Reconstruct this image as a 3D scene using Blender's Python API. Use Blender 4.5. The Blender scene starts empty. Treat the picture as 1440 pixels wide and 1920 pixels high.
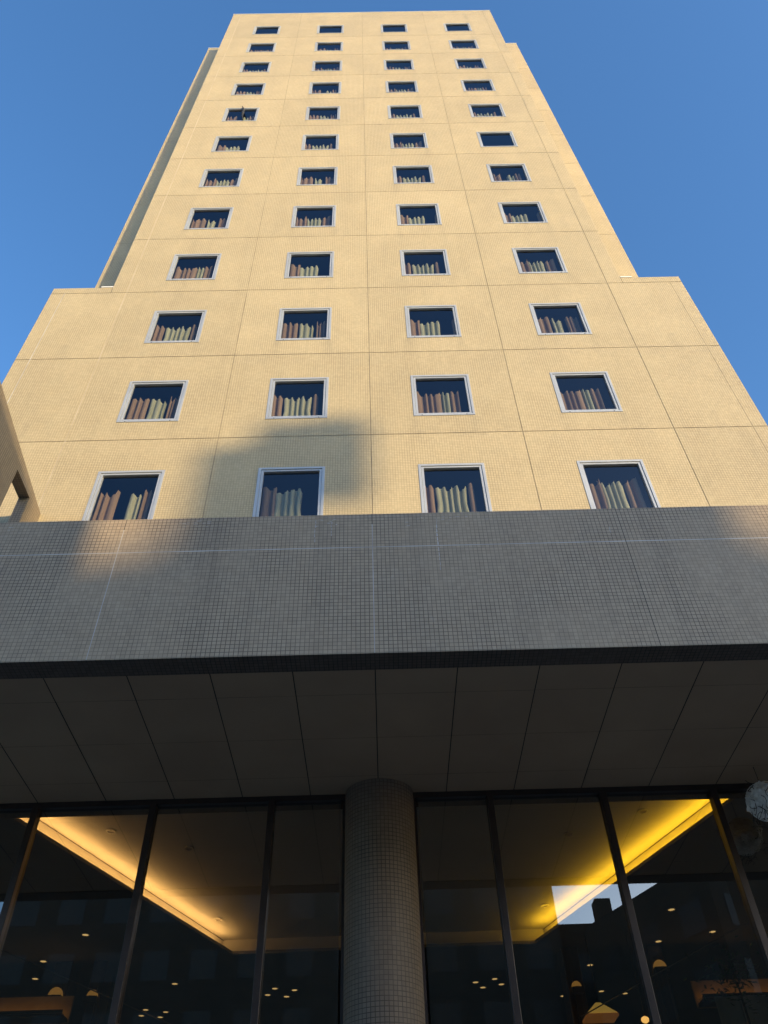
import bpy, bmesh, math, random
from mathutils import Vector, Matrix
random.seed(7)
S = bpy.context.scene
COL = S.collection
# ------------------------------------------------------------------ camera
S.render.resolution_x, S.render.resolution_y = 768, 1024
cam = bpy.data.cameras.new("camera"); camo = bpy.data.objects.new("camera", cam); COL.objects.link(camo)
r_ = Vector((0.9996591, 0.00813059, -0.02481072)); u_ = Vector((0.0230146, -0.72314498, 0.69031273)); f_ = Vector((0.0123291, 0.69064841, 0.72308558))
M = Matrix(((r_.x, u_.x, -f_.x, 0.0264), (r_.y, u_.y, -f_.y, -10.1025), (r_.z, u_.z, -f_.z, 1.6), (0, 0, 0, 1)))
camo.matrix_world = M
cam.sensor_fit = 'VERTICAL'; cam.sensor_height = 24.0; cam.lens = 1521.09 / 1920 * 24.0
cam.clip_start = 0.05; cam.clip_end = 3000
S.camera = camo
# ------------------------------------------------------------------ light
SUN_EL, SUN_AZ = math.radians(11), math.radians(43)     # azimuth measured from the facade normal (-Y) towards +X
SUNV = Vector((math.sin(SUN_AZ) * math.cos(SUN_EL), -math.cos(SUN_AZ) * math.cos(SUN_EL), math.sin(SUN_EL)))
W = bpy.data.worlds.new("World"); S.world = W; W.use_nodes = True
nt = W.node_tree; bg = nt.nodes['Background']
sky = nt.nodes.new('ShaderNodeTexSky'); sky.sky_type = 'NISHITA'; sky.sun_disc = False
sky.sun_elevation = SUN_EL; sky.sun_rotation = math.pi - SUN_AZ
sky.altitude = 0; sky.air_density = 1.0; sky.dust_density = 1.3; sky.ozone_density = 2.2
hs = nt.nodes.new('ShaderNodeHueSaturation'); hs.inputs['Saturation'].default_value = 1.16; hs.inputs['Value'].default_value = 1.0
tint = nt.nodes.new('ShaderNodeMix'); tint.data_type = 'RGBA'; tint.blend_type = 'MULTIPLY'; tint.inputs[0].default_value = 1.0; tint.inputs[7].default_value = (.85, .94, 1.06, 1)
nt.links.new(sky.outputs[0], hs.inputs['Color']); nt.links.new(hs.outputs[0], tint.inputs[6]); nt.links.new(tint.outputs[2], bg.inputs[0]); bg.inputs[1].default_value = 0.15
sl = bpy.data.lights.new("sun", 'SUN'); sl.energy = 2.0; sl.angle = math.radians(0.53); sl.color = (1.0, 0.76, 0.43)
so = bpy.data.objects.new("sun", sl); COL.objects.link(so)
so.rotation_euler = SUNV.to_track_quat('Z', 'Y').to_euler(); so.location = (30, -40, 30)
S.view_settings.view_transform = 'Standard'; S.view_settings.look = 'None'; S.view_settings.gamma = 1
S.view_settings.exposure = 1.4
S.render.engine = 'CYCLES'
S.cycles.max_bounces = 8; S.cycles.transparent_max_bounces = 12; S.cycles.glossy_bounces = 4; S.cycles.diffuse_bounces = 4

# ------------------------------------------------------------------ helpers
def link(o, parent=None):
    COL.objects.link(o)
    if parent: o.parent = parent
    return o
class MB:
    def __init__(s): s.v = []; s.f = []
    def quad(s, a, b, c, d): n = len(s.v); s.v += [a, b, c, d]; s.f.append((n, n+1, n+2, n+3)); return s
    def poly(s, pts): n = len(s.v); s.v += list(pts); s.f.append(tuple(range(n, n+len(pts)))); return s
    def box(s, x0, x1, y0, y1, z0, z1, skip=''):
        n = len(s.v)
        s.v += [(x, y, z) for z in (z0, z1) for y in (y0, y1) for x in (x0, x1)]
        F = {'b': (0, 2, 3, 1), 't': (4, 5, 7, 6), 'f': (0, 1, 5, 4), 'k': (2, 6, 7, 3), 'l': (0, 4, 6, 2), 'r': (1, 3, 7, 5)}
        for k, q in F.items():
            if k not in skip: s.f.append(tuple(n+i for i in q))
        return s
    def prism(s, pts, z0, z1):
        n = len(s.v); m = len(pts)
        s.v += [(p[0], p[1], z0) for p in pts] + [(p[0], p[1], z1) for p in pts]
        s.f.append(tuple(n+i for i in reversed(range(m)))); s.f.append(tuple(n+m+i for i in range(m)))
        for i in range(m): j = (i+1) % m; s.f.append((n+i, n+j, n+m+j, n+m+i))
        return s
    def tube(s, a, b, r, n=10, cap=True, r2=None):
        a, b = Vector(a), Vector(b); d = (b-a).normalized(); r2 = r if r2 is None else r2
        u = d.orthogonal().normalized(); w = d.cross(u); k = len(s.v)
        for p, rr in ((a, r), (b, r2)):
            for i in range(n):
                t = 2*math.pi*i/n; s.v.append(tuple(p + rr*(math.cos(t)*u + math.sin(t)*w)))
        for i in range(n): j = (i+1) % n; s.f.append((k+i, k+j, k+n+j, k+n+i))
        if cap: s.f.append(tuple(k+i for i in reversed(range(n)))); s.f.append(tuple(k+n+i for i in range(n)))
        return s
    def build(s, name, mat, parent=None, smooth=False, bevel=0):
        me = bpy.data.meshes.new(name); me.from_pydata([tuple(v) for v in s.v], [], s.f); me.update()
        bm = bmesh.new(); bm.from_mesh(me); bmesh.ops.recalc_face_normals(bm, faces=bm.faces) if False else None
        bm.to_mesh(me); bm.free()
        if smooth: me.polygons.foreach_set('use_smooth', [True]*len(me.polygons))
        me.materials.append(mat)
        o = link(bpy.data.objects.new(name, me), parent)
        if bevel:
            m = o.modifiers.new('bevel', 'BEVEL'); m.width = bevel; m.segments = 2; m.limit_method = 'ANGLE'
        return o
def build_multi(name, parts, parent=None):
    a = MB(); idx = []
    for k, (mb, m) in enumerate(parts):
        n = len(a.v); a.v += mb.v; a.f += [tuple(n+i for i in f) for f in mb.f]; idx += [k]*len(mb.f)
    o = a.build(name, parts[0][1], parent)
    for mb, m in parts[1:]: o.data.materials.append(m)
    o.data.polygons.foreach_set('material_index', idx); o.data.update(); return o
def tag(o, label, cat, group=None, kind=None):
    if label: o['label'] = label
    if cat: o['category'] = cat
    if group: o['group'] = group
    if kind: o['kind'] = kind
    return o
def empty(name, loc=(0, 0, 0), parent=None):
    o = bpy.data.objects.new(name, None); o.empty_display_size = .2; o.location = loc; return link(o, parent)

# ------------------------------------------------------------------ materials
def mat(name, base=(.5, .5, .5), rough=.6, metal=0, spec=.5, emit=None, estr=0, coat=0):
    m = bpy.data.materials.new(name); m.use_nodes = True; b = m.node_tree.nodes['Principled BSDF']
    b.inputs['Base Color'].default_value = (*base, 1); b.inputs['Roughness'].default_value = rough
    b.inputs['Metallic'].default_value = metal; b.inputs['Specular IOR Level'].default_value = spec
    b.inputs['Coat Weight'].default_value = coat
    if emit: b.inputs['Emission Color'].default_value = (*emit, 1); b.inputs['Emission Strength'].default_value = estr
    return m
class NB:
    def __init__(s, m): s.nt = m.node_tree; s.L = s.nt.links; s.b = s.nt.nodes.get('Principled BSDF')
    def n(s, t, **k):
        x = s.nt.nodes.new(t)
        for a, b in k.items(): setattr(x, a, b)
        return x
    def m(s, op, a, b=None, c=None, clamp=False):
        x = s.n('ShaderNodeMath', operation=op); x.use_clamp = clamp
        for i, v in enumerate((a, b, c)):
            if v is None: continue
            if isinstance(v, (int, float)): x.inputs[i].default_value = v
            else: s.L.new(v, x.inputs[i])
        return x.outputs[0]
    def mix(s, f, a, b, bt='MIX'):
        x = s.n('ShaderNodeMix', data_type='RGBA', blend_type=bt)
        for i, v in ((0, f), (6, a), (7, b)):
            if isinstance(v, (int, float)): x.inputs[i].default_value = v
            elif isinstance(v, tuple): x.inputs[i].default_value = (*v, 1)
            else: s.L.new(v, x.inputs[i])
        return x.outputs[2]
    def noise(s, vec, scale, detail=3, rough=.55, sc=None):
        x = s.n('ShaderNodeTexNoise'); x.inputs['Scale'].default_value = scale; x.inputs['Detail'].default_value = detail; x.inputs['Roughness'].default_value = rough
        if sc:
            mp = s.n('ShaderNodeVectorMath', operation='MULTIPLY'); mp.inputs[1].default_value = sc; s.L.new(vec, mp.inputs[0]); vec = mp.outputs[0]
        s.L.new(vec, x.inputs['Vector']); return x.outputs['Fac']
    def rng(s, v, a, b, c, d):
        x = s.n('ShaderNodeMapRange'); s.L.new(v, x.inputs[0])
        for i, q in enumerate((a, b, c, d)): x.inputs[i+1].default_value = q
        return x.outputs[0]

def tile_mat(name, tile, grout, pitch=.05, gw=.07, rough=.35, var=.06, stain=.12, spec=.5, streak=.12, bump=.35, cyl=None, patch=0.0, drip=False):
    """square mosaic tiles in world metres; u runs along the wall, v up it"""
    m = mat(name, tile, rough, spec=spec); N = NB(m)
    g = N.n('ShaderNodeNewGeometry'); sp = N.n('ShaderNodeSeparateXYZ'); N.L.new(g.outputs['Position'], sp.inputs[0])
    sn = N.n('ShaderNodeSeparateXYZ'); N.L.new(g.outputs['True Normal'], sn.inputs[0])
    X, Y, Z = sp.outputs
    if cyl:
        u = N.m('MULTIPLY', N.m('ARCTAN2', N.m('SUBTRACT', Y, cyl[1]), N.m('SUBTRACT', X, cyl[0])), cyl[2]); v = Z
    else:
        isx = N.m('GREATER_THAN', N.m('ABSOLUTE', sn.outputs[0]), .5); isz = N.m('GREATER_THAN', N.m('ABSOLUTE', sn.outputs[2]), .5)
        u = N.m('ADD', N.m('MULTIPLY', Y, isx), N.m('MULTIPLY', X, N.m('SUBTRACT', 1, isx)))
        v = N.m('ADD', N.m('MULTIPLY', Y, isz), N.m('MULTIPLY', Z, N.m('SUBTRACT', 1, isz)))
    us, vs = N.m('DIVIDE', u, pitch), N.m('DIVIDE', v, pitch)
    def edge(t):
        f = N.m('FRACT', t); d = N.m('MINIMUM', f, N.m('SUBTRACT', 1, f)); return N.rng(d, gw*.6, gw*1.3, 0, 1)
    e = N.m('MINIMUM', edge(us), edge(vs))
    cv = N.n('ShaderNodeCombineXYZ'); N.L.new(N.m('FLOOR', us), cv.inputs[0]); N.L.new(N.m('FLOOR', vs), cv.inputs[1])
    wn = N.n('ShaderNodeTexWhiteNoise', noise_dimensions='2D'); N.L.new(cv.outputs[0], wn.inputs['Vector'])
    P = g.outputs['Position']
    n1 = N.noise(P, .35, 5); n2 = N.noise(P, 1.0, 4, sc=(2.6, 2.6, .16)); n3 = N.noise(P, 3.0, 3)
    val = N.m('ADD', N.rng(wn.outputs['Value'], 0, 1, 1-var, 1+var), N.m('MULTIPLY', N.m('SUBTRACT', n1, .5), stain*2))
    val = N.m('SUBTRACT', val, N.m('MULTIPLY', N.rng(n2, .52, .8, 0, 1), streak*2))
    # thin grouting film left on patches, where the joints fade into the tiles
    film = N.rng(N.noise(P, .9, 4, .6, sc=(1, 1, .8)), .42, .64, 1, .35)
    c = N.mix(1.0, tile, val, 'MULTIPLY')
    tint = N.mix(N.rng(n3, .3, .7, 0, .18), c, tuple(x*y for x, y in zip(tile, (1.05, .93, .8))))
    gc = N.mix(film, tint, grout)
    fin = N.mix(e, gc, tint)
    if drip:
        pc = N.n('ShaderNodeCombineXYZ'); N.L.new(N.m('FLOOR', N.m('DIVIDE', X, 3.05)), pc.inputs[0]); N.L.new(N.m('FLOOR', N.m('DIVIDE', N.m('SUBTRACT', Z, 11.43), 3.0)), pc.inputs[1])
        pw = N.n('ShaderNodeTexWhiteNoise', noise_dimensions='2D'); N.L.new(pc.outputs[0], pw.inputs['Vector'])
        fin = N.mix(1.0, fin, N.rng(pw.outputs['Value'], 0, 1, .955, 1.03), 'MULTIPLY')
        mo = N.noise(P, .55, 6, .65); fin = N.mix(N.rng(mo, .4, .62, 0, .15), fin, N.mix(1.0, fin, (.95, .95, .92), 'MULTIPLY'))
        fz = N.m('FRACT', N.m('DIVIDE', N.m('SUBTRACT', Z, 12.01), 3.0)); fx = N.m('MULTIPLY', N.m('ABSOLUTE', N.m('SUBTRACT', N.m('FRACT', N.m('DIVIDE', X, 3.05)), .5)), 3.05)
        near = N.rng(N.m('ABSOLUTE', N.m('SUBTRACT', fx, .60)), .03, .13, 1, 0); under = N.m('MULTIPLY', N.rng(fz, .72, .98, 0, 1), near)
        lng = N.m('MULTIPLY', N.rng(N.m('ABSOLUTE', N.m('SUBTRACT', X, 5.17)), .05, .2, 1, 0), N.rng(Z, 26, 42, 0, 1))
        st = N.m('MULTIPLY', N.m('ADD', N.m('MULTIPLY', under, .5), N.m('MULTIPLY', lng, .6)), N.rng(N.noise(P, 1.6, 4, .6, sc=(1.5, 1, .5)), .35, .65, .1, 1)); st = N.m('MULTIPLY', st, .5)
        fin = N.mix(st, fin, (.22, .19, .13))
    if patch:
        pm = N.rng(N.noise(P, 1.3, 5, .7, sc=(1, 1, .5)), .66, .74, 0, patch)
        fin = N.mix(pm, fin, (.55, .55, .54))
    N.L.new(fin, N.b.inputs['Base Color'])
    N.L.new(N.rng(e, 0, 1, .85, rough), N.b.inputs['Roughness'])
    bp = N.n('ShaderNodeBump'); bp.inputs['Strength'].default_value = bump; bp.inputs['Distance'].default_value = .004
    hh = N.m('ADD', e, N.m('MULTIPLY', wn.outputs['Value'], .25)); N.L.new(hh, bp.inputs['Height']); N.L.new(bp.outputs[0], N.b.inputs['Normal'])
    return m
def noisy(name, a, b, scale=2, rough=.7, sc=None, bump=0, metal=0, spec=.5, detail=5, lo=.35, hi=.65):
    m = mat(name, a, rough, metal, spec); N = NB(m); g = N.n('ShaderNodeNewGeometry')
    n = N.noise(g.outputs['Position'], scale, detail, sc=sc)
    N.L.new(N.mix(N.rng(n, lo, hi, 0, 1), a, b), N.b.inputs['Base Color'])
    if bump:
        bp = N.n('ShaderNodeBump'); bp.inputs['Strength'].default_value = bump; bp.inputs['Distance'].default_value = .01; N.L.new(n, bp.inputs['Height']); N.L.new(bp.outputs[0], N.b.inputs['Normal'])
    return m
def glass_mat(name, tint, refl, rcol=(1, 1, 1), wob=0, top=1.0):
    m = bpy.data.materials.new(name); m.use_nodes = True; nt = m.node_tree; N = NB(m); nt.nodes.remove(nt.nodes['Principled BSDF'])
    out = nt.nodes['Material Output']; tr = N.n('ShaderNodeBsdfTransparent'); tr.inputs[0].default_value = (*tint, 1)
    gl = N.n('ShaderNodeBsdfGlossy'); gl.inputs['Roughness'].default_value = 0.0; gl.inputs[0].default_value = (*rcol, 1)
    lw = N.n('ShaderNodeFresnel'); lw.inputs[0].default_value = 1.5
    fac = N.rng(lw.outputs[0], 0.04, 1.0, refl, top)
    # same reflectance on both sides of the pane
    g = N.n('ShaderNodeNewGeometry'); fac = N.m('ADD', N.m('MULTIPLY', fac, N.m('SUBTRACT', 1, g.outputs['Backfacing'])), N.m('MULTIPLY', g.outputs['Backfacing'], refl))
    if wob:
        bp = N.n('ShaderNodeBump'); bp.inputs['Strength'].default_value = wob; bp.inputs['Distance'].default_value = .05
        N.L.new(N.noise(g.outputs['Position'], .7, 1), bp.inputs['Height']); N.L.new(bp.outputs[0], gl.inputs['Normal'])
    mx = N.n('ShaderNodeMixShader'); N.L.new(fac, mx.inputs[0]); N.L.new(tr.outputs[0], mx.inputs[1]); N.L.new(gl.outputs[0], mx.inputs[2]); N.L.new(mx.outputs[0], out.inputs[0])
    return m

T_FAC = tile_mat('facade_tile', (.50, .412, .248), (.27, .22, .135), rough=.38, var=.07, stain=.06, streak=.05, bump=.4, drip=True, gw=.08)
T_FAS = tile_mat('fascia_tile', (.395, .31, .212), (.10, .08, .058), gw=.075, rough=.42, var=.09, stain=.14, streak=.17, bump=.3, patch=.25)
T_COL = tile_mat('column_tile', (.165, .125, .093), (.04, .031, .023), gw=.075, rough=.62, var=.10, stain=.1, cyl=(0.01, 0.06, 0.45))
T_FIN = tile_mat('screen_tile', (.25, .195, .13), (.10, .08, .055), gw=.08, rough=.4, var=.08, stain=.10)
SEAL = noisy('joint_sealant', (.20, .165, .11), (.36, .30, .20), 1.5, .8)
SEAL_L = noisy('pale_sealant', (.62, .55, .44), (.42, .35, .25), 1.2, .7)
SEAL_W = noisy('white_sealant', (.66, .65, .63), (.34, .31, .29), 1.6, .6)
SEAL_D = mat('dark_sealant', (.03, .028, .025), .8)
ALU = noisy('window_aluminium', (.50, .52, .53), (.42, .44, .46), 1.2, .42, metal=.35)
GAP = mat('frame_gap', (.03, .03, .035), .7)
GLASS = glass_mat('window_glass', (.80, .82, .84), .065, (.82, .9, 1.0), top=.55)
LGLASS = glass_mat('lobby_glass', (.60, .59, .53), .25, (1.0, .95, .87), wob=0.0)
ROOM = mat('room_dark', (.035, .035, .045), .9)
BROWN_C = noisy('brown_curtain', (.26, .165, .09), (.20, .13, .07), 9, .85, sc=(1, 1, .1))
GREEN_C = noisy('green_sheer', (.36, .35, .215), (.27, .27, .16), 12, .8, sc=(1, 1, .08))
SOFF = noisy('soffit_panel', (.36, .25, .16), (.31, .21, .135), .8, .55, detail=6)
MULL = noisy('bronze_mullion', (.06, .043, .036), (.04, .03, .027), 2, .35, metal=.3)
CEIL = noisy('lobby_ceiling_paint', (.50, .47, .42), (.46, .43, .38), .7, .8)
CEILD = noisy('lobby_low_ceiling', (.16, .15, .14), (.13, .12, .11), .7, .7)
LWALL = noisy('lobby_wood', (.10, .06, .035), (.06, .035, .02), 1.5, .4, sc=(6, 6, .5))
LFLOOR = noisy('lobby_floor_stone', (.10, .085, .07), (.06, .05, .045), 1.0, .15)
WHITE = mat('white_flashing', (.8, .78, .72), .4)
BLACK = mat('black_rubber', (.012, .012, .014), .6)

# ================================================================== setting
pav = noisy('pavement_stone', (.34, .29, .23), (.27, .23, .19), 1.4, .75, bump=.2)
asph = noisy('road_asphalt', (.055, .055, .057), (.04, .04, .042), 6, .85, bump=.3)
def struct(name, mb, m): o = mb.build(name, m); o['kind'] = 'structure'; return o
struct('ground', MB().quad((-1500, -1500, 0), (1500, -1500, 0), (1500, 1500, 0), (-1500, 1500, 0)), noisy('ground_soil', (.34, .29, .22), (.28, .24, .19), .05, .9))
struct('road', MB().quad((-300, -24, .004), (300, -24, .004), (300, -14, .004), (-300, -14, .004)), asph)
struct('pavement', MB().box(-300, 300, -13.9, -0.3, -.2, .12, skip='b'), pav)
struct('road_markings', MB().quad((-300, -19.08, .008), (300, -19.08, .008), (300, -18.92, .008), (-300, -18.92, .008)), noisy('road_paint', (.7, .7, .68), (.5, .5, .48), 8, .6))

# ================================================================== hotel tower
P, H = 3.05, 3.0
WZ0, WW, WH = 12.01, 1.272, 1.464
XE, XB, ZSH, ZTOP, SB = 6.5, 8.0, 20.7, 48.9, 1.5
YG = 0.07                                                  # lobby glass plane
ZSO = 6.80                                                 # soffit underside
hotel = empty('hotel_tower', (0, 0, 0))
tag(hotel, 'tall cream tiled hotel tower with rows of small square windows above a dark canopy', 'building')
JZ = [11.43 + 3*k for k in range(12)] + [48.2]
G = .0075
wins = [((c-1.5)*P, WZ0+r*H, r, c) for r in range(12) for c in range(4)]
front = MB(); seal = MB(); sealL = MB(); sealW = MB()
def panel(mb, x0, x1, z0, z1, y=0.0):
    hs = [w for w in wins if x0 < w[0] < x1 and z0 < w[1]+.5 < z1 and y == 0]
    if not hs: mb.quad((x0, y, z0), (x1, y, z0), (x1, y, z1), (x0, y, z1)); return
    cx, wz = hs[0][0], hs[0][1]; a, b, c, d = cx-WW/2, cx+WW/2, wz, wz+WH
    mb.quad((x0, y, z0), (a, y, z0), (a, y, z1), (x0, y, z1)).quad((b, y, z0), (x1, y, z0), (x1, y, z1), (b, y, z1))
    mb.quad((a, y, z0), (b, y, z0), (b, y, c), (a, y, c)).quad((a, y, d), (b, y, d), (b, y, z1), (a, y, z1))
    D = .14   # reveals
    mb.quad((a, y, c), (b, y, c), (b, y+D, c), (a, y+D, c)).quad((a, y, d), (a, y+D, d), (b, y+D, d), (b, y, d))
    mb.quad((a, y, c), (a, y+D, c), (a, y+D, d), (a, y, d)).quad((b, y, c), (b, y, d), (b, y+D, d), (b, y+D, c))
zs = [7.9] + JZ + [ZTOP]
for i in range(len(zs)-1):
    z0, z1 = zs[i], zs[i+1]
    xs = [-XE, -6.1, -3.05, 0, 3.05, 6.1, XE]
    if z1 <= 20.5: xs = [-XB, -7.66, -6.1, -3.05, 0, 3.05, 6.1, 7.70, XB]
    if z0 < 20.5 < z1:   # the course that carries the shoulder copings
        for x0, x1 in ((-XB, -XE), (XE, XB)): panel(front, x0 + (G if x0 > -XB else 0), x1 - (G if x1 < XB else 0), z0+G, ZSH)
    for a, b in zip(xs, xs[1:]):
        panel(front, a + (G if a > xs[0] else 0), b - (G if b < xs[-1] else 0), z0 + (G if i else 0), z1 - (G if i < len(zs)-2 else 0))
    xe = XB if z0 < 20.5 else XE
for z in JZ:
    xe = XB if z < 20.5 else XE
    (seal if random.random() < .8 else sealL).box(-xe+.01, xe-.01, .009, .02, z-.02, z+.02)
for x in (-6.1, -3.05, 0, 3.05, 6.1): (sealL if x == -6.1 else seal).box(x-.02, x+.02, .008, .021, 7.95, ZTOP-.02)
for x in (-7.66, 7.70): (sealW if x < 0 else seal).box(x-.02, x+.02, .004, .021, 7.95, ZSH-.02)
seal.box(-XE, -XE+.004, .009, .02, 20.43, 20.69)
# set-back wings, side walls, roof
for s in (-1, 1):
    for z0, z1 in zip([ZSH-.3]+[z for z in JZ if z > 21], [z for z in JZ if z > 21]+[ZTOP-.04]):
        a, b = sorted((s*XE, s*XB)); front.quad((a, SB, z0+G), (b, SB, z0+G), (b, SB, z1-G), (a, SB, z1-G))
    for z in [z for z in JZ if z > 21]: a, b = sorted((s*(XE+.01), s*(XB-.01))); seal.box(a, b, SB+.009, SB+.02, z-.02, z+.02)
    x = s*XE; front.quad((x, 0, ZSH-.3), (x, SB+.02, ZSH-.3), (x, SB+.02, ZTOP), (x, 0, ZTOP))
    x = s*XB; front.quad((x, 0, 7.9), (x, SB, 7.9), (x, SB, ZSH), (x, 0, ZSH)).quad((x, SB, 0), (x, 17, 0), (x, 17, ZTOP-.04), (x, SB, ZTOP-.04))
    a, b = sorted((s*XE, s*XB)); front.quad((a, 0, ZSH), (b, 0, ZSH), (b, SB, ZSH), (a, SB, ZSH))
front.quad((-XB, 17, 0), (XB, 17, 0), (XB, 17, ZTOP-.04), (-XB, 17, ZTOP-.04))
front.quad((-XE, 0, ZTOP), (XE, 0, ZTOP), (XE, SB, ZTOP), (-XE, SB, ZTOP)).quad((-XB, SB, ZTOP-.04), (XB, SB, ZTOP-.04), (XB, 17, ZTOP-.04), (-XB, 17, ZTOP-.04))
build_multi('wall', [(front, T_FAC), (seal, SEAL), (sealL, SEAL_L), (sealW, SEAL_W)], hotel)
for s in (-1, 1):
    a, b = sorted((s*XE, s*(XE+.30))); MB().box(a, b, -.012, .10, ZSH, ZSH+.05).build('flashing', WHITE, hotel)
MB().box(-XE-.015, XE+.015, -.015, .25, ZTOP, ZTOP+.05).build('coping', WHITE, hotel)
for s in (-1, 1): a, b = sorted((s*(XE+.02), s*(XB+.015))); MB().box(a, b, SB-.015, SB+.2, ZTOP-.04, ZTOP+.015).build('coping', WHITE, hotel)

# ---- windows: one built with its sub-parts, then copied
def ring(mb, w, h, t, y0, y1):
    mb.box(-w/2, -w/2+t, y0, y1, 0, h).box(w/2-t, w/2, y0, y1, 0, h).box(-w/2+t, w/2-t, y0, y1, 0, t).box(-w/2+t, w/2-t, y0, y1, h-t, h)
def make_window():
    f = MB(); ring(f, WW-.004, WH-.004, .052, -.012, .07)
    w = f.build('window', ALU, hotel, bevel=.003)
    s = MB(); i = .052+.007
    n = MB(); ring(n, WW-2*i, WH-2*i, .045, 0.004, .075)
    for k in range(len(n.v)): n.v[k] = (n.v[k][0], n.v[k][1], n.v[k][2]+i)
    n.build('sash', ALU, w, bevel=.003)
    g = MB(); j = i+.043
    g.quad((-WW/2+j, .05, j), (WW/2-j, .05, j), (WW/2-j, .05, WH-j), (-WW/2+j, .05, WH-j)).build('glass_pane', GLASS, w)
    k = MB(); q = .044
    k.box(-WW/2+q, WW/2-q, .012, .06, q, i+.004).box(-WW/2+q, WW/2-q, .012, .06, WH-i-.004, WH-q).box(-WW/2+q, -WW/2+i+.004, .012, .06, i+.004, WH-i-.004).box(WW/2-i-.004, WW/2-q, .012, .06, i+.004, WH-i-.004)
    for x in (-.46, .46): k.box(x-.012, x+.012, -.0145, -.010, .012, .03)
    k.build('gasket', GAP, w)
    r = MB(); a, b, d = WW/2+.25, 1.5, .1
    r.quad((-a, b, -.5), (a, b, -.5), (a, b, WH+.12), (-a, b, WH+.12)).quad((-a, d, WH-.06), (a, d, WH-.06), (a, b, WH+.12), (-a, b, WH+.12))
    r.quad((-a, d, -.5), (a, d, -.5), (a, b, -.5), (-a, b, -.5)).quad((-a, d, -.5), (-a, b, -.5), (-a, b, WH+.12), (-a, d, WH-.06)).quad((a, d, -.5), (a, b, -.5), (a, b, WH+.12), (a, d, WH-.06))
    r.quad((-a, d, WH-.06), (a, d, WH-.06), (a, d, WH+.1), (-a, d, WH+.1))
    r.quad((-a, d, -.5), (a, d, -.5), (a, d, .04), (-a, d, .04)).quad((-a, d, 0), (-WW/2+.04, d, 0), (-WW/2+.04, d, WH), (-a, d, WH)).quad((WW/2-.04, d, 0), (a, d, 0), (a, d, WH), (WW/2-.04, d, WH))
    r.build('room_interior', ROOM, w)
    return w
w0 = make_window(); kids = list(w0.children)
for i, (x, z, r, c) in enumerate(wins):
    if i == 0: w = w0
    else:
        w = w0.copy(); COL.objects.link(w); w.parent = hotel
        for k in kids: q = k.copy(); COL.objects.link(q); q.parent = w
    w.location = (x, 0, z)

# ---- curtains: pleated cloth hung 0.2 m behind each pane
def pleat(x0, x1, y, z0, z1, pitch, amp, seed, mb):
    rr = random.Random(seed); x = x0; pts = []; sgn = 1
    while x < x1:
        w = pitch*rr.uniform(.55, 1.6); a = amp*rr.uniform(.65, 1.15)
        sk = rr.uniform(-.35, .35)
        for t, d in ((0, .75), (.07, .1), (.14, -.55), (.26, -.85+sk*.3), (.42, -.95+sk*.6), (.56, -.7+sk), (.64, -.1), (.72, .8)):
            pts.append((x+w*t + rr.uniform(-.003, .003), y + a*d))
        x += w
    pts.append((x1, y+amp*.5))
    n = len(mb.v); hs_ = [rr.uniform(-.10, .05) for _ in range(40)]; ztop = [z1 + hs_[(k+3)//8] + rr.uniform(-.01, .01) for k in range(len(pts))]; sp = rr.uniform(.9, 1.05)
    for k, (px, py) in enumerate(pts):
        mx = (x0+x1)/2
        mb.v.append((px, py, ztop[k])); mb.v.append((mx+(px-mx)*sp, py, (z0+z1)/2)); mb.v.append((mx+(px-mx)*(2-sp)*1.02, py+.01, z0))
    for k in range(len(pts)-1):
        a = n+3*k; mb.f += [(a+1, a+4, a+3, a), (a+2, a+5, a+4, a+1)]
def make_curtain(v):
    rr = random.Random(40+v)
    L = [(-.56, -.20), (-.56, -.28), (-.57, -.12), (-.56, -.33), (-.56, -.22), (-.58, -.36), (-.56, -.18)][v]
    Gm = [(.00, .22), (-.24, .17), (-.08, .16), (-.31, .16), (-.16, .2), (-.34, .24), (-.12, .12)][v]
    Rr = [(.26, .42), (.22, .40), (.20, .38), (.50, .56), (.26, .44), (.30, .36), (.22, .52)][v]
    t = empty('curtain_set')
    m = MB(); pleat(*L, .20, .09, 1.08, .13, .045, v*7+1, m); m.build('side_curtain', BROWN_C, t)
    m = MB(); pleat(*Gm, .23, .09, 1.05, .11, .04, v*7+2, m); m.build('sheer_curtain', GREEN_C, t)
    m = MB(); pleat(*Rr, .21, .09, 1.09, .12, .045, v*7+3, m); m.build('side_curtain', BROWN_C, t)
    return t
ROWN = ['bottom', 'second', 'third', 'fourth', 'fifth', 'sixth', 'seventh', 'eighth', 'ninth', 'tenth', 'eleventh', 'twelfth']
COLN = ['leftmost', 'second from left', 'third from left', 'rightmost']
protos = {}
for (x, z, r, c) in wins:
    if r == 11 or (r == 6 and c == 3): continue
    v = (0, 1, 2, 4, 3, 6, 5)[(c*2 + r*3 + (r*c) % 3) % 7]
    if r == 0: v = (0, 3, 5, 1)[c]
    if v not in protos: t = protos[v] = make_curtain(v)
    else:
        t = protos[v].copy(); COL.objects.link(t)
        for k in protos[v].children: q = k.copy(); COL.objects.link(q); q.parent = t
    t.location = (x, 0, z)
    look = 'brown and green curtains' if r < 8 else 'tips of pleated curtains'
    rn = 'bottom row' if r == 0 else ROWN[r] + ' row up'
    tag(t, '%s in the %s window, %s' % (look, COLN[c], rn), 'curtain', 'curtains inside the hotel windows')

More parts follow.
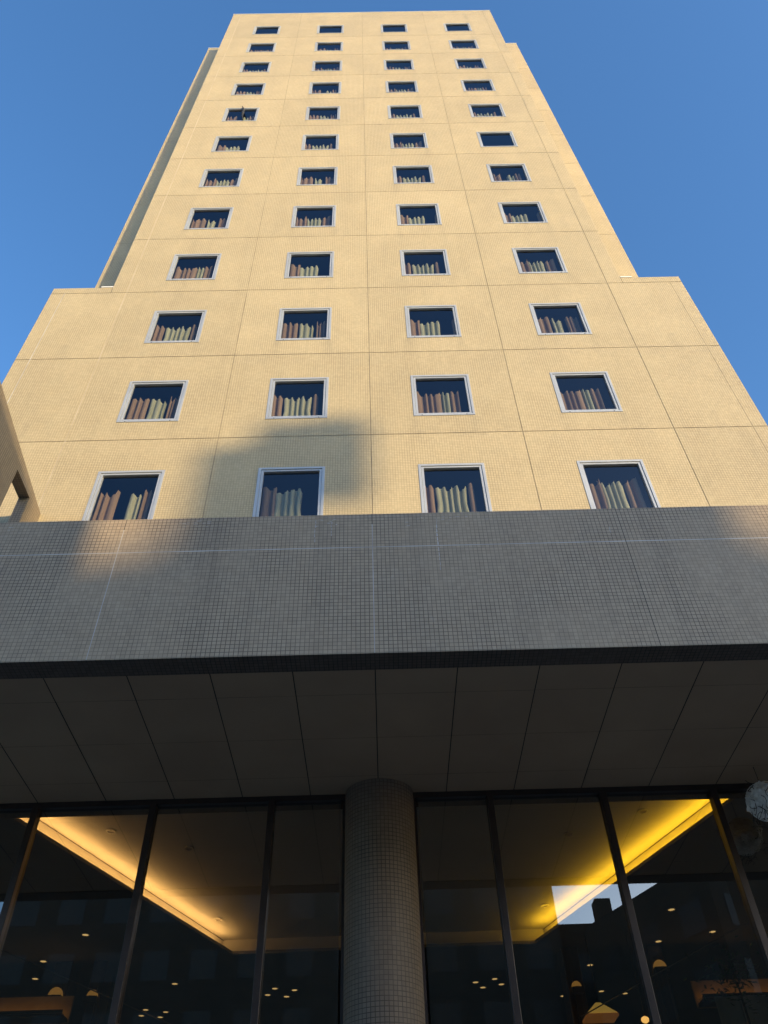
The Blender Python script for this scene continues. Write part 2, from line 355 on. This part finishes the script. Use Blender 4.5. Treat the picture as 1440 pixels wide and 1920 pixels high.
# ---- dark bent strip hanging in front of an upper window (7th from bottom row counted 8th, leftmost)
st = MB(); pth = [(-4.60, -.05, 34.52), (-4.55, -.06, 34.30), (-4.50, -.07, 34.05), (-4.49, -.07, 33.80), (-4.50, -.06, 33.55), (-4.47, -.05, 33.25), (-4.42, -.04, 32.98)]
rad = [.012, .03, .05, .055, .045, .018, .012]
for a, b, ra, rb in zip(pth, pth[1:], rad, rad[1:]): st.tube(a, b, ra, 8, True, rb)
tag(st.build('hanging_strap', BLACK, smooth=True), 'dark curved strap dangling in front of the leftmost window, eighth row up', 'strap')

# ================================================================== canopy
YF, ZF0, ZF1, ZFJ = -3.08, 6.79, 8.92, 8.35
CX = 10.5
fj = [-9.13, -6.10, -3.05, 0.0, 3.05, 6.1, 9.13]
cf = MB(); xs = [-CX]+fj+[CX]
for a, b in zip(xs, xs[1:]):
    for z0, z1 in ((ZF0, ZFJ), (ZFJ, ZF1)):
        cf.quad((a+.004, YF, z0+(.006 if z0 == ZFJ else 0)), (b-.004, YF, z0+(.006 if z0 == ZFJ else 0)), (b-.004, YF, z1-(.006 if z1 == ZFJ else 0)), (a+.004, YF, z1-(.006 if z1 == ZFJ else 0)))
cf.quad((-CX, YF, ZF1), (CX, YF, ZF1), (CX, YF+.28, ZF1), (-CX, YF+.28, ZF1))
cf.quad((-CX, YF+.28, 8.1), (-CX, YF+.28, ZF1), (CX, YF+.28, ZF1), (CX, YF+.28, 8.1))
cf.quad((-CX, YF, ZF0), (-CX, YF, ZF1), (-CX, YF+.28, ZF1), (-CX, YF+.28, ZF0)).quad((CX, YF, ZF0), (CX, YF+.28, ZF0), (CX, YF+.28, ZF1), (CX, YF, ZF1))
canopy = empty('canopy', (0, 0, 0), hotel)
MB().quad((-CX, YF, ZF0), (CX, YF, ZF0), (CX, YF+.30, ZF0), (-CX, YF+.30, ZF0)).quad((-CX, YF+.30, ZF0), (CX, YF+.30, ZF0), (CX, YF+.30, ZSO+.02), (-CX, YF+.30, ZSO+.02)).build('canopy_edge', tile_mat('ledge_tile', (.10, .075, .06), (.04, .035, .03), rough=.6, var=.15), canopy)
js = MB(); js.box(-CX, CX, YF+.002, YF+.012, ZFJ-.008, ZFJ+.008)
jd = MB()
for x in fj:
    tgt = js if x in (-3.05, 0.0) else jd
    tgt.box(x-.005, x+.005, YF+.0015, YF+.011, ZF0+.01, ZF1-.18)
    jd.box(x-.008, x+.008, YF+.0015, YF+.011, ZF1-.18, ZF1-.004)
# short white streaks of lime on the tiles, where joints were repaired
lm = MB()
for (x, z0, z1, w) in ((-.70, 8.45, 8.86, .004), (-.50, 8.55, 8.80, .003), (.79, 8.36, 8.72, .007), (.79, 7.95, 8.33, .004), (.80, 8.72, 8.80, .003), (-5.0, 8.5, 8.7, .003), (2.9, 8.5, 8.6, .003)):
    n = 5
    for k in range(n):
        a, b = z0+(z1-z0)*k/n, z0+(z1-z0)*(k+.8)/n; o = random.uniform(-.004, .004)
        lm.quad((x-w+o, YF-.003, a), (x+w+o, YF-.003, a), (x+w*.6+o, YF-.003, b), (x-w*.6+o, YF-.003, b))
for k in range(46):
    x = random.choice((-4.6, -.55, .5, .9, 1.2, -2.2)) + random.gauss(0, .16); z = 8.80+random.gauss(0, .035)
    if z > 8.9: continue
    w, h = random.uniform(.008, .03), random.uniform(.0015, .004)
    lm.quad((x-w, YF-.003, z-h), (x+w, YF-.003, z-h*.7), (x+w*.8, YF-.003, z+h), (x-w*.7, YF-.003, z+h*.6))
build_multi('fascia', [(cf, T_FAS), (js, SEAL_W), (jd, SEAL_D), (lm, SEAL_W)], canopy)
MB().quad((-CX, YF+.28, 8.2), (CX, YF+.28, 8.2), (CX, 0, 8.2), (-CX, 0, 8.2)).build('canopy_roof', noisy('roof_membrane', (.25, .25, .24), (.18, .18, .17), 1, .9), canopy)
# soffit: panels with open joints
SP = .8985
sf = MB(); ys = [YF+.30, -2.30, -1.38, -.46, YG+.02]; x0s = [SP*k for k in range(-12, 12)]
rr = random.Random(3)
for x in x0s:
    for a, b in zip(ys, ys[1:]):
        ga = .002 if a != ys[0] else 0; t = rr.uniform(-.0012, .0012)
        sf.quad((x+.006, a+ga, ZSO+t), (x+.006, b-.002, ZSO+t), (x+SP-.006, b-.002, ZSO-t), (x+SP-.006, a+ga, ZSO-t))
soffit = sf.build('soffit', SOFF, canopy)
MB().quad((-CX, YF+.28, ZSO+.03), (CX, YF+.28, ZSO+.03), (CX, YG, ZSO+.03), (-CX, YG, ZSO+.03)).build('soffit_joint', SEAL_D, canopy)

# column
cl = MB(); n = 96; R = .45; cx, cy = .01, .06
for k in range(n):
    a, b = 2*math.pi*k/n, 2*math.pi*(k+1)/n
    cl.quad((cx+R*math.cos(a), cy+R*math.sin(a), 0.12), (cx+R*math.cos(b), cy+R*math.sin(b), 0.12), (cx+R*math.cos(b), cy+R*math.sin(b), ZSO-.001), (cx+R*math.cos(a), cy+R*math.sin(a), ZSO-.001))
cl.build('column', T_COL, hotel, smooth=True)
# lobby glazing
mx = [-8.95, -7.47, -5.98, -4.49, -2.955, -1.405, 1.465, 2.965, 4.425, 5.93, 7.42, 8.92]
for x in mx: MB().box(x-.042, x+.042, YG-.085, YG+.06, .12, ZSO-.075).build('mullion', MULL, hotel, bevel=.004)
MB().box(-10.4, cx-R*.97, YG-.06, YG+.08, ZSO-.075, ZSO-.002).build('head_frame', MULL, hotel); MB().box(cx+R*.97, 10.4, YG-.06, YG+.08, ZSO-.075, ZSO-.002).build('head_frame', MULL, hotel)
for x in (cx-R-.012, cx+R+.012): MB().box(x-.02, x+.02, YG-.03, YG+.05, .12, ZSO-.076).build('mullion', MULL, hotel)
edges = [-10.4]+mx[:6]+[cx-R-.03], [cx+R+.03]+mx[6:]+[10.4]
for E in edges:
    for a, b in zip(E, E[1:]): MB().quad((a+.03, YG, .14), (b-.03, YG, .14), (b-.03, YG, ZSO-.06), (a+.03, YG, ZSO-.06)).build('glass_pane', LGLASS, hotel)

# ---- lobby
ZL, ZT, YB, LX = 6.66, 6.98, 15.0, 10.4
YA = YG+.09
A, B, C_, D_ = (-4.82, YA), (-2.67, 5.50), (2.71, 5.40), (4.74, YA)     # tray outline
def off(p, q, d):   # offset a segment outward (to the left of p->q)
    v = Vector((q[0]-p[0], q[1]-p[1])).normalized(); n = Vector((-v.y, v.x))*d; return (p[0]+n.x, p[1]+n.y), (q[0]+n.x, q[1]+n.y)
A2, B2 = off(A, B, .24); C2, D2 = off(C_, D_, .24); A2 = (A2[0], YA); D2 = (D2[0], YA); B2 = (B2[0], 5.74); C2 = (C2[0], 5.64)
lc = MB()
for zz in (ZL, ZL+.05):
    for pts in (((-LX, YA), A, B, (-LX, B[1])), (D_, (LX, YA), (LX, C_[1]), C_), ((-LX, B[1]), B, C_, (LX, C_[1]), (LX, YB), (-LX, YB))):
        lc.poly([(p[0], p[1], zz) for p in (pts if zz > ZL else reversed(pts))])
for p, q in ((A, B), (B, C_), (C_, D_)): lc.quad((*p, ZL), (*q, ZL), (*q, ZL+.05), (*p, ZL+.05))
lob = empty('lobby', (0, 8, 0), hotel); lob.location = (0, 0, 0)
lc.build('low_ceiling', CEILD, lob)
tr = MB(); tr.poly([(p[0], p[1], ZT) for p in (A2, B2, C2, D2)])
for p, q in ((A2, B2), (B2, C2), (C2, D2)): tr.quad((*p, ZL+.05), (*q, ZL+.05), (*q, ZT), (*p, ZT))
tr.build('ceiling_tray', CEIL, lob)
cl2 = MB()
for p, q in ((A2, B2), (C2, D2)):   # thin shadow bead along the tray corner
    cl2.tube((*p, ZT-.008), (*q, ZT-.008), .006, 6)
cl2.build('tray_bead', MULL, lob)
lw = MB(); lw.quad((-LX, YB, 0), (LX, YB, 0), (LX, YB, ZL), (-LX, YB, ZL)).quad((-LX, YG, 0), (-LX, YB, 0), (-LX, YB, ZL), (-LX, YG, ZL)).quad((LX, YG, 0), (LX, YB, 0), (LX, YB, ZL), (LX, YG, ZL))
lw.quad((-LX, YG+.08, ZL), (LX, YG+.08, ZL), (LX, YG+.08, ZSO+.4), (-LX, YG+.08, ZSO+.4)).quad((-LX, YG, 7.3), (LX, YG, 7.3), (LX, YB, 7.3), (-LX, YB, 7.3))
lw.build('lobby_wall', LWALL, lob)
MB().quad((-LX, YG, .14), (LX, YG, .14), (LX, YB, .14), (-LX, YB, .14)).build('lobby_floor', LFLOOR, lob)
# hidden strip lamps lying in the cove pockets
def strip(p, q, col, power, nm):
    n = 4
    for k in range(n):
        a = Vector(p).lerp(Vector(q), k/n); b = Vector(p).lerp(Vector(q), (k+1)/n); m = (a+b)/2; d = b-a
        l = bpy.data.lights.new(nm, 'AREA'); l.shape = 'RECTANGLE'; l.size = d.length; l.size_y = .05; l.energy = power/n; l.color = col
        o = bpy.data.objects.new(nm, l); COL.objects.link(o); o.location = (m.x, m.y, ZL+.07)
        o.rotation_euler = (math.pi, 0, math.atan2(d.y, d.x)); o.parent = lob
Ao, Bo = off(A, B, .12); Co, Do = off(C_, D_, .12)
strip((Ao[0]+.05, Ao[1]+.05), (Bo[0]-.05, Bo[1]-.1), (1.0, .56, .18), 17, 'cove_lamp'); strip((Co[0], Co[1]-.1), (Do[0], Do[1]+.05), (1.0, .58, .025), 17, 'cove_lamp')

# ---- downlights: trim ring + lens, each a thing
LENS = mat('lit_lens', (.8, .7, .5), .4, emit=(1.0, .66, .26), estr=.42)
LENS_O = mat('unlit_lens', (.35, .30, .24), .3)
TRIM = mat('downlight_trim', (.45, .42, .36), .35, metal=.5)
def downlight(lit, r=.055):
    t = empty('downlight'); m = MB(); k = 20
    for i in range(k):
        a, b = 2*math.pi*i/k, 2*math.pi*(i+1)/k
        for r0, z0, r1, z1 in ((r*1.35, 0, r*1.3, -.012), (r*1.3, -.012, r, -.012), (r, -.012, r, .0)):
            m.quad((r0*math.cos(a), r0*math.sin(a), z0), (r0*math.cos(b), r0*math.sin(b), z0), (r1*math.cos(b), r1*math.sin(b), z1), (r1*math.cos(a), r1*math.sin(a), z1))
    m.build('trim_ring', TRIM, t)
    MB().poly([(r*math.cos(2*math.pi*i/k), r*math.sin(2*math.pi*i/k), -.004) for i in reversed(range(k))]).build('lens', LENS if lit else LENS_O, t)
    return t
def place(proto, first, x, y, z, label, group):
    t = proto
    if not first:
        t = proto.copy(); COL.objects.link(t)
        for k in proto.children: q = k.copy(); COL.objects.link(q); q.parent = t
    t.location = (x, y, z); tag(t, label, 'ceiling light', group); return t
pl, pu = downlight(True), downlight(False)
LIT = [(-4.96, 4.34, 'lone lit downlight just under the left glowing ceiling cove'), (-6.02, 5.55, 'small lit downlight near the left edge of the lobby ceiling'), (-6.44, 6.46, 'leftmost lit downlight deep in the lobby ceiling'), (-5.06, 5.9, 'lit downlight right of two others at the left of the lobby'),
 (-3.96, 6.98, 'lone lit downlight between the left pair of mullions at the bottom')]
LIT += [(x, y, 'one of four tiny lit downlights clustered just left of the round column') for x, y in ((-2.29, 7.82), (-2.11, 7.44), (-1.93, 7.96), (-1.74, 7.57))]
LIT += [(x, y, 'one of four tiny lit downlights clustered at the bottom left of the lobby') for x, y in ((-5.01, 8.93), (-4.84, 8.54), (-4.65, 9.07), (-4.47, 8.73))]
LIT += [(x, y, 'one of four tiny lit downlights clustered just right of the round column') for x, y in ((1.79, 7.43), (1.96, 7.76), (2.15, 7.26), (2.31, 7.6))]
LIT += [(3.65, 8.47, 'small orange downlight low between column and right mullions'), (3.89, 6.62, 'lit downlight below the tip of the right glowing cove'), (4.39, 8.23, 'dim lit downlight left of another over the yellow lampshade'), (4.91, 8.42, 'dim lit downlight right of another over the yellow lampshade'),
 (4.92, 5.46, 'lit downlight between two tall mullions at the right'), (4.80, 3.98, 'topmost lit downlight right of the glowing yellow cove'), (5.78, 5.06, 'rightmost lit downlight by the thin diagonal rail')]
for i, (x, y, lb) in enumerate(LIT): place(pl, i == 0, x, y, ZL, lb, 'lit downlights in the dark lobby ceiling')
UN = [(-3.87, 1.27, 'unlit downlight highest in the left of the recessed ceiling, in warm glow'), (-2.86, 1.90, 'unlit downlight in the dim middle left of the recessed ceiling'), (-2.84, 4.72, 'unlit downlight near the inner end of the orange cove'),
      (3.79, 1.10, 'unlit downlight highest in the right of the recessed ceiling, in yellow glow'), (2.82, 1.77, 'unlit downlight in the dim middle right of the recessed ceiling'), (2.82, 4.52, 'unlit downlight near the inner end of the yellow cove')]
for i, (x, y, lb) in enumerate(UN): place(pu, i == 0, x, y, ZT, lb, 'unlit downlights in the recessed ceiling')

# ---- lobby furniture that glows at the foot of the picture
WARM = mat('lamp_shade_lit', (.7, .5, .25), .7, emit=(1.0, .50, .10), estr=.10)
WARM2 = mat('bulb_lit', (.8, .6, .3), .5, emit=(1.0, .55, .15), estr=.7)
DWOOD = noisy('dark_wood', (.05, .028, .016), (.03, .018, .01), 3, .35, sc=(5, 5, .6))
MARB = noisy('pale_marble', (.42, .42, .38), (.24, .25, .22), 1.6, .3, detail=8, sc=(1, 1, .6))
def sconce(x, y, z, r, label):
    t = empty('wall_sconce', (x, y, z)); n = 16; m = MB()
    for j in range(5):
        a0, a1 = j/5*math.pi/2, (j+1)/5*math.pi/2
        for i in range(n):
            b0, b1 = math.pi+math.pi*i/n, math.pi+math.pi*(i+1)/n
            P4 = [(r*math.cos(a)*math.cos(b), r*math.cos(a)*math.sin(b), r*1.15*math.sin(a)) for a, b in ((a0, b0), (a0, b1), (a1, b1), (a1, b0))]
            m.quad(*P4)
    m.build('lamp_shade', WARM, t, smooth=True)
    MB().box(-r*1.05, r*1.05, -r*1.05, 0, -.10, -.005).build('lamp_base', DWOOD, t)
    MB().box(-r*.55, r*.55, 0.002, .05, -1.2, r*1.5).build('back_panel', DWOOD, t)
    tag(t, label, 'lamp', 'half dome lamps on the lobby piers'); return t
# piers that carry them
def pier(x, y, w, label):
    t = MB().box(x-w/2, x+w/2, y, y+.5, .14, ZL-.001).build('lobby_pier', LWALL, bevel=.01); tag(t, label, 'pillar', 'dark timber piers in the lobby'); return t
pier(-5.66, 5.62, .30, 'dark timber pier at the far left of the lobby'); pier(-5.02, 5.62, .24, 'dark timber pier second from the left of the lobby')
pier(3.34, 5.62, .30, 'dark timber pier near the yellow lampshade in the lobby'); pier(4.86, 5.62, .26, 'dark timber pier behind the right dome lamp')
sconce(-5.66, 5.55, 6.08, .13, 'left one of two small half dome lamps at bottom left'); sconce(-5.02, 5.55, 6.06, .10, 'right one of two small half dome lamps at bottom left')
sconce(3.34, 5.55, 5.98, .09, 'faint half dome lamp left of the diagonal rail at right'); sconce(4.86, 5.55, 6.24, .12, 'amber half dome lamp just under the diagonal rail at right')
# light shelves
SHB = noisy('shelf_back', (.42, .30, .18), (.34, .23, .13), 3, .7)
def shelf(x0, x1, y, z, label, col):
    t = empty('light_shelf', ((x0+x1)/2, y, z)); w = (x1-x0)/2
    MB().box(-w, w, 0, .35, -.05, 0).build('shelf_board', DWOOD, t, bevel=.006)
    MB().box(-w, w, .40, .44, -.05, .36).build('back_board', SHB, t)
    MB().box(-w, w, 0, .02, .004, .05).build('front_lip', DWOOD, t)
    l = bpy.data.lights.new('shelf_lamp', 'AREA'); l.shape = 'RECTANGLE'; l.size = 2*w-.1; l.size_y = .04; l.energy = .4*w; l.color = col
    lo = bpy.data.objects.new('shelf_lamp', l); COL.objects.link(lo); lo.location = (0, .25, .03); lo.rotation_euler = (math.pi*.86, 0, 0); lo.parent = t
    tag(t, label, 'light shelf'); return t
shelf(-6.6, -5.25, 4.9, 5.66, 'glowing amber light shelf at the bottom left corner', (1.0, .52, .10))
shelf(5.25, 6.9, 4.9, 5.60, 'glowing orange light shelf above the pale stone panel', (1.0, .50, .12))
mp = empty('stone_panel', (5.95, 4.75, 0))
for k in range(3): MB().box(-.56+.38*k, -.19+.38*k, 0, .06, .14, 5.57).build('stone_slab', MARB, mp, bevel=.004)
tag(mp, 'pale veined stone panel below the orange light shelf, bottom right', 'wall panel')
# pyramid shade lamp and a globe lamp
lp = empty('pendant_lamp', (3.52, 5.0, 5.40)); m = MB(); n = 4
ptsb = [(-.25, -.2, 0), (.25, -.2, 0), (.25, .2, 0), (-.25, .2, 0)]; ptst = [(-.04, -.03, .19), (.04, -.03, .19), (.04, .03, .19), (-.04, .03, .19)]
for i in range(4): j = (i+1) % 4; m.quad(ptsb[i], ptsb[j], ptst[j], ptst[i])
m.build('lamp_shade', mat('pyramid_shade_lit', (.8, .65, .3), .8, emit=(1.0, .62, .12), estr=.13), lp)
MB().box(-.26, .26, -.21, .21, -.05, -.004).build('lamp_rim', mat('rim_amber', (.25, .10, .04), .6, emit=(.9, .35, .08), estr=.06), lp, bevel=.01)
MB().tube((0, 0, .19), (0, 0, 1.25), .008).build('suspension_rod', DWOOD, lp)
tag(lp, 'yellow pyramid lampshade hanging near the bottom edge right of the column', 'lamp')
gl = empty('globe_lamp', (4.24, 5.0, 5.33)); m = MB()
for j in range(8):
    for i in range(14):
        a0, a1 = -math.pi/2+math.pi*j/8, -math.pi/2+math.pi*(j+1)/8; b0, b1 = 2*math.pi*i/14, 2*math.pi*(i+1)/14
        m.quad(*[(.065*math.cos(a)*math.cos(b), .065*math.cos(a)*math.sin(b), .05*math.sin(a)) for a, b in ((a0, b0), (a0, b1), (a1, b1), (a1, b0))])
m.build('bulb', WARM2, gl, smooth=True); MB().tube((0, 0, .04), (0, 0, 1.33), .006).tube((0, 0, .045), (0, 0, .09), .02).build('suspension_rod', DWOOD, gl)
tag(gl, 'small bright amber globe lamp at the bottom edge beside a right mullion', 'lamp')
RAIL = mat('rail_metal', (.30, .24, .18), .4, metal=.8)
for pts, lb in (([(-6.9, 4.0, 6.60), (-6.19, 4.0, 6.36), (-4.16, 4.0, 5.57), (-3.2, 4.0, 5.2)], 'thin diagonal metal rail low in the left of the lobby'), ([(6.50, 4.0, 6.64), (4.15, 4.0, 5.64), (3.0, 4.0, 5.15)], 'thin diagonal metal rail below the right cove')):
    m = MB()
    for a, b in zip(pts, pts[1:]): m.tube(a, b, .009, 8)
    tag(m.build('diagonal_rail', RAIL, smooth=True), lb, 'rail')
# leafy plant behind the glass at right
LEAF = noisy('plant_leaf', (.05, .12, .03), (.03, .07, .02), 6, .5)
pt = empty('indoor_plant', (5.35, 3.6, .14)); m = MB(); rp = random.Random(5)
for k in range(260):
    c = Vector((rp.gauss(0, .22), rp.gauss(0, .18), 5.35+rp.gauss(0, .22))); d = Vector((rp.uniform(-1, 1), rp.uniform(-1, 1), rp.uniform(-.3, .9))).normalized(); s = d.orthogonal().normalized()*.022; L = rp.uniform(.08, .15)
    m.quad(c, c+d*L*.5+s, c+d*L, c+d*L*.5-s)
m.build('foliage', LEAF, pt); MB().tube((0, 0, 0), (0.02, 0, 5.3), .04, 8, True, .015).build('trunk', DWOOD, pt); MB().tube((0, 0, 0), (0, 0, .5), .22, 20, True, .28).build('pot', DWOOD, pt)
tag(pt, 'tall dark green plant behind the right hand glass', 'plant')

# ---- wrapped ornament ball hanging under the canopy at the right
RAFF = noisy('raffia_wrap', (.92, .91, .89), (.7, .69, .67), 14, .8, bump=.8)
TWIG = mat('dark_twig', (.02, .016, .014), .8)
ob = empty('hanging_ball', (4.86, -.42, 6.33)); R = .225; ro = random.Random(11)
m = MB(); nu, nv = 56, 34
from mathutils import noise as mn
def rad_(a, b):
    v = Vector((math.cos(a)*math.cos(b), math.cos(a)*math.sin(b), math.sin(a))); return R*(.92+.30*mn.noise(v*2.3)+.16*abs(mn.noise(v*6))+.10*mn.noise(v*13))
for j in range(nv):
    for i in range(nu):
        q = []
        for jj, ii in ((j, i), (j, i+1), (j+1, i+1), (j+1, i)):
            a = -math.pi/2+math.pi*jj/nv; b = 2*math.pi*(ii % nu)/nu; r = rad_(a, b); q.append((r*math.cos(a)*math.cos(b), r*math.cos(a)*math.sin(b), r*.95*math.sin(a)))
        m.quad(*q)
m.build('wrapped_ball', RAFF, ob, smooth=False)
m = MB()
for k in range(34):   # strands of raffia round the ball
    ax = Vector((ro.gauss(0, 1), ro.gauss(0, 1), ro.gauss(0, 1))).normalized(); u = ax.orthogonal().normalized(); w = ax.cross(u); st_ = ro.uniform(0, 6.28); ln = ro.uniform(1.0, 3.4); o = ax*ro.uniform(-.5, .5)*R
    rr_ = math.sqrt(R*R*1.14-o.length_squared); P_ = [o+rr_*(math.cos(st_+ln*t/9)*u+math.sin(st_+ln*t/9)*w) for t in range(10)]
    for a, b in zip(P_, P_[1:]): m.tube(a, b, .0045, 5)
m.build('strand', mat('raffia_strand', (.75, .74, .72), .8), ob)
m = MB()
for k in range(30):
    d = Vector((ro.gauss(0, 1), ro.gauss(0, .8)-.6, ro.gauss(0, .7)-.6)).normalized(); p = d*R*1.03; t = d.orthogonal().normalized()
    for s_ in range(5):
        nx = p + (t*ro.uniform(.6, 1)+d*ro.uniform(-.1, .35)+Vector((0, 0, -ro.uniform(0, .6)))).normalized()*.045; m.tube(p, nx, .0035, 5); 
        if ro.random() < .4: m.tube(nx, nx+Vector((ro.gauss(0, .03), ro.gauss(0, .03), ro.gauss(-.02, .03))), .0025, 4)
        p = nx; t = (t+Vector((ro.gauss(0, .5), ro.gauss(0, .5), ro.gauss(0, .5)))).normalized()
m.build('twigs', TWIG, ob); MB().tube((0, 0, R*.9), (0, 0, ZSO-6.33), .004, 6).build('cord', TWIG, ob)
tag(ob, 'pale wrapped ball with dark twigs hanging under the canopy at the right edge', 'ornament')

# ================================================================== left screen wall standing on the canopy roof
X0, TH = -6.0, .19
def ztop(y): return 12.34 + (-y)*.165
sw = MB(); ya, yb, zb, zt = -1.17, -.52, 8.2, 12.2     # opening
for x, flip in ((X0, 0), (X0-TH, 1)):
    ps = [[(-3.0, 8.2), (ya, 8.2), (ya, ztop(ya)), (-3.0, ztop(-3.0))], [(yb, 8.2), (-.004, 8.2), (-.004, ztop(0)), (yb, ztop(yb))], [(ya, zt), (yb, zt), (yb, ztop(yb)), (ya, ztop(ya))], [(ya, 8.2), (yb, 8.2), (yb, 9.9), (ya, 9.9)]]
    for q in ps: sw.poly([(x, y, z) for y, z in (q if not flip else reversed(q))])
sw.quad((X0, -3.0, ztop(-3)), (X0, -.004, ztop(0)), (X0-TH, -.004, ztop(0)), (X0-TH, -3.0, ztop(-3))).quad((X0, -3.0, 8.2), (X0, -3.0, ztop(-3)), (X0-TH, -3.0, ztop(-3)), (X0-TH, -3.0, 8.2))
sw.quad((X0, ya, zt), (X0-TH, ya, zt), (X0-TH, yb, zt), (X0, yb, zt)).quad((X0, ya, 9.9), (X0-TH, ya, 9.9), (X0-TH, ya, zt), (X0, ya, zt)).quad((X0, yb, 9.9), (X0, yb, zt), (X0-TH, yb, zt), (X0-TH, yb, 9.9)).quad((X0, ya, 9.9), (X0, yb, 9.9), (X0-TH, yb, 9.9), (X0-TH, ya, 9.9))
tag(sw.build('screen_wall', T_FIN), 'brown tiled screen wall with a square opening at the left edge above the canopy', 'wall')

# ================================================================== across the street (seen in the lobby glass, and shading the canopy)
SH = Vector((math.sin(SUN_AZ), -math.cos(SUN_AZ), 0)); ST = Vector((math.cos(SUN_AZ), math.sin(SUN_AZ), 0))
CON = noisy('street_concrete', (.055, .042, .03), (.042, .033, .024), .4, .85, sc=(1, 1, .3)); CON2 = noisy('street_render', (.05, .038, .027), (.038, .03, .02), .4, .85)
WGL = mat('street_window', (.03, .024, .018), .5)
def rbox(name, corners, z1, m, label, storeys=5, z0=0, cat='building', group=None, bays=5):
    t = empty(name, (corners[0][0], corners[0][1], 0)); ox, oy = corners[0]
    pts = [(x-ox, y-oy) for x, y in corners]
    MB().prism(pts, z0, z1).build('wall', m, t)
    a = 0; wm = MB(); n = len(pts)
    fh = (z1-1.2)/storeys
    for e in range(n):
        p, q = Vector(pts[e]), Vector(pts[(e+1) % n]); d = (q-p); L = d.length; d /= L; nn = Vector((d.y, -d.x))
        k = max(1, int(L/3.2)) if L > 3 else 0
        for s in range(storeys):
            for i in range(k):
                c = p+d*(L*(i+.5)/k)+nn*.02; z = fh*s+1.0; w_ = .9
                A_, B_ = c-d*w_, c+d*w_; wm.quad((A_.x, A_.y, z), (B_.x, B_.y, z), (B_.x, B_.y, z+fh*.5), (A_.x, A_.y, z+fh*.5))
    if wm.v: wm.build('window_glass', WGL, t)
    tag(t, label, cat, group); return t
rbox('office_block', [(-27, -66), (12.25, -66), (12.25, -50), (-27, -50)], 31, CON, 'tall grey office block opposite, mirrored left of the bright sky patch', 8)
rbox('flat_roofed_block', [(12.4, -66), (28, -66), (28, -51), (12.4, -51)], 22.8, CON, 'flat roofed block mirrored under the bright sky patch in the glass', 6)
rbox('lift_tower', [(15.0, -50.6), (16.1, -50.6), (16.1, -49.4), (15.0, -49.4)], 23.9, CON2, 'narrow grey lift tower mirrored inside the bright sky patch', 6, cat='tower')
rbox('corner_building', [(12.6, -43.6), (25.3, -49.5), (29.7, -40.2), (17.2, -33.6)], 20.0, CON2, 'building mirrored with slanting roofline right of the sky patch', 6)
def sunblock(name, x0, x1, zf, L, depth, ref=None):
    a = Vector((x0, 0, 0))+SH*L+ST*0; c0 = Vector((x0*math.cos(SUN_AZ)*math.cos(SUN_AZ), x0*math.cos(SUN_AZ)*math.sin(SUN_AZ), 0)); c1 = Vector((x1*math.cos(SUN_AZ)*math.cos(SUN_AZ), x1*math.cos(SUN_AZ)*math.sin(SUN_AZ), 0))
    p, q = c0+SH*L, c1+SH*L; p2, q2 = p+SH*depth, q+SH*depth
    # height so that the shadow edge lands at zf on the hotel front
    def zz(pnt, xf): d = (pnt-Vector((xf, 0, 0))).length; return zf+d*math.tan(SUN_EL)
    ref = (x0+x1)/2 if ref is None else ref
    return [(p2.x, p2.y), (q2.x, q2.y), (q.x, q.y), (p.x, p.y)], zf+(L-ref*math.sin(SUN_AZ))*math.tan(SUN_EL)
c, z = sunblock('', -9.6, -6.32, 12.0, 30, 1.6); rbox('stair_tower', c, z, CON, 'slim concrete stair tower across the street to the right', 6, cat='tower')
c, z = sunblock('', -5.45, 1.75, 10.5, 80, 9); rbox('apartment_block', c, z, CON, 'mid height apartment block across the street carrying the roof tank', 7); zr = z
c, z = sunblock('', -26, -3, 7.5, 100, 8, -6); rbox('long_low_block', c, z, CON2, 'long low block closing the side street on the left', 6)
c, z = sunblock('', 0, 30, 7.5, 100, 8, 2); rbox('long_low_block', c, z, CON2, 'long low block closing the side street on the right', 6)
c, z = sunblock('', -3.4, -1.7, 14.2, 78.5, 3); t = MB(); ox, oy = c[0]
o = MB().prism([(x-ox, y-oy) for x, y in c], zr-3-14+14, z).build('roof_stair_house', CON); o.location = (ox, oy, 0); tag(o, 'small stair house on the roof of the apartment block', 'roof house')
def ctr(xf, L): return Vector((xf*math.cos(SUN_AZ)**2, xf*math.cos(SUN_AZ)*math.sin(SUN_AZ), 0))+SH*L
wt = empty('water_tank'); ce = ctr(-1.0, 78); zt0 = 12.55 + (78+1.0*math.sin(SUN_AZ))*math.tan(SUN_EL); wt.location = (ce.x, ce.y, zt0)
wt.rotation_euler = (0, 0, SUN_AZ)
MB().box(-.74, .74, -.8, .8, 0, 2.0).box(-1.0, .1, -.6, .6, 1.2, 2.35).build('tank_shell', mat('tank_grp', (.30, .30, .29), .5), wt, bevel=.12)
m = MB()
for a in (0, 1, 2, 3): b = math.pi/4+a*math.pi/2; m.tube((.6*math.cos(b), .6*math.sin(b), -.01), (.6*math.cos(b), .6*math.sin(b), zr-zt0-.02), .05)
m.tube((-.9, -.2, 0), (-.9, -.2, 2.9), .05).tube((.3, 0, 2.14), (.3, 0, 2.42), .3)
m.build('tank_stand', MULL, wt); tag(wt, 'rounded pale water tank on legs above the apartment roof', 'water tank')
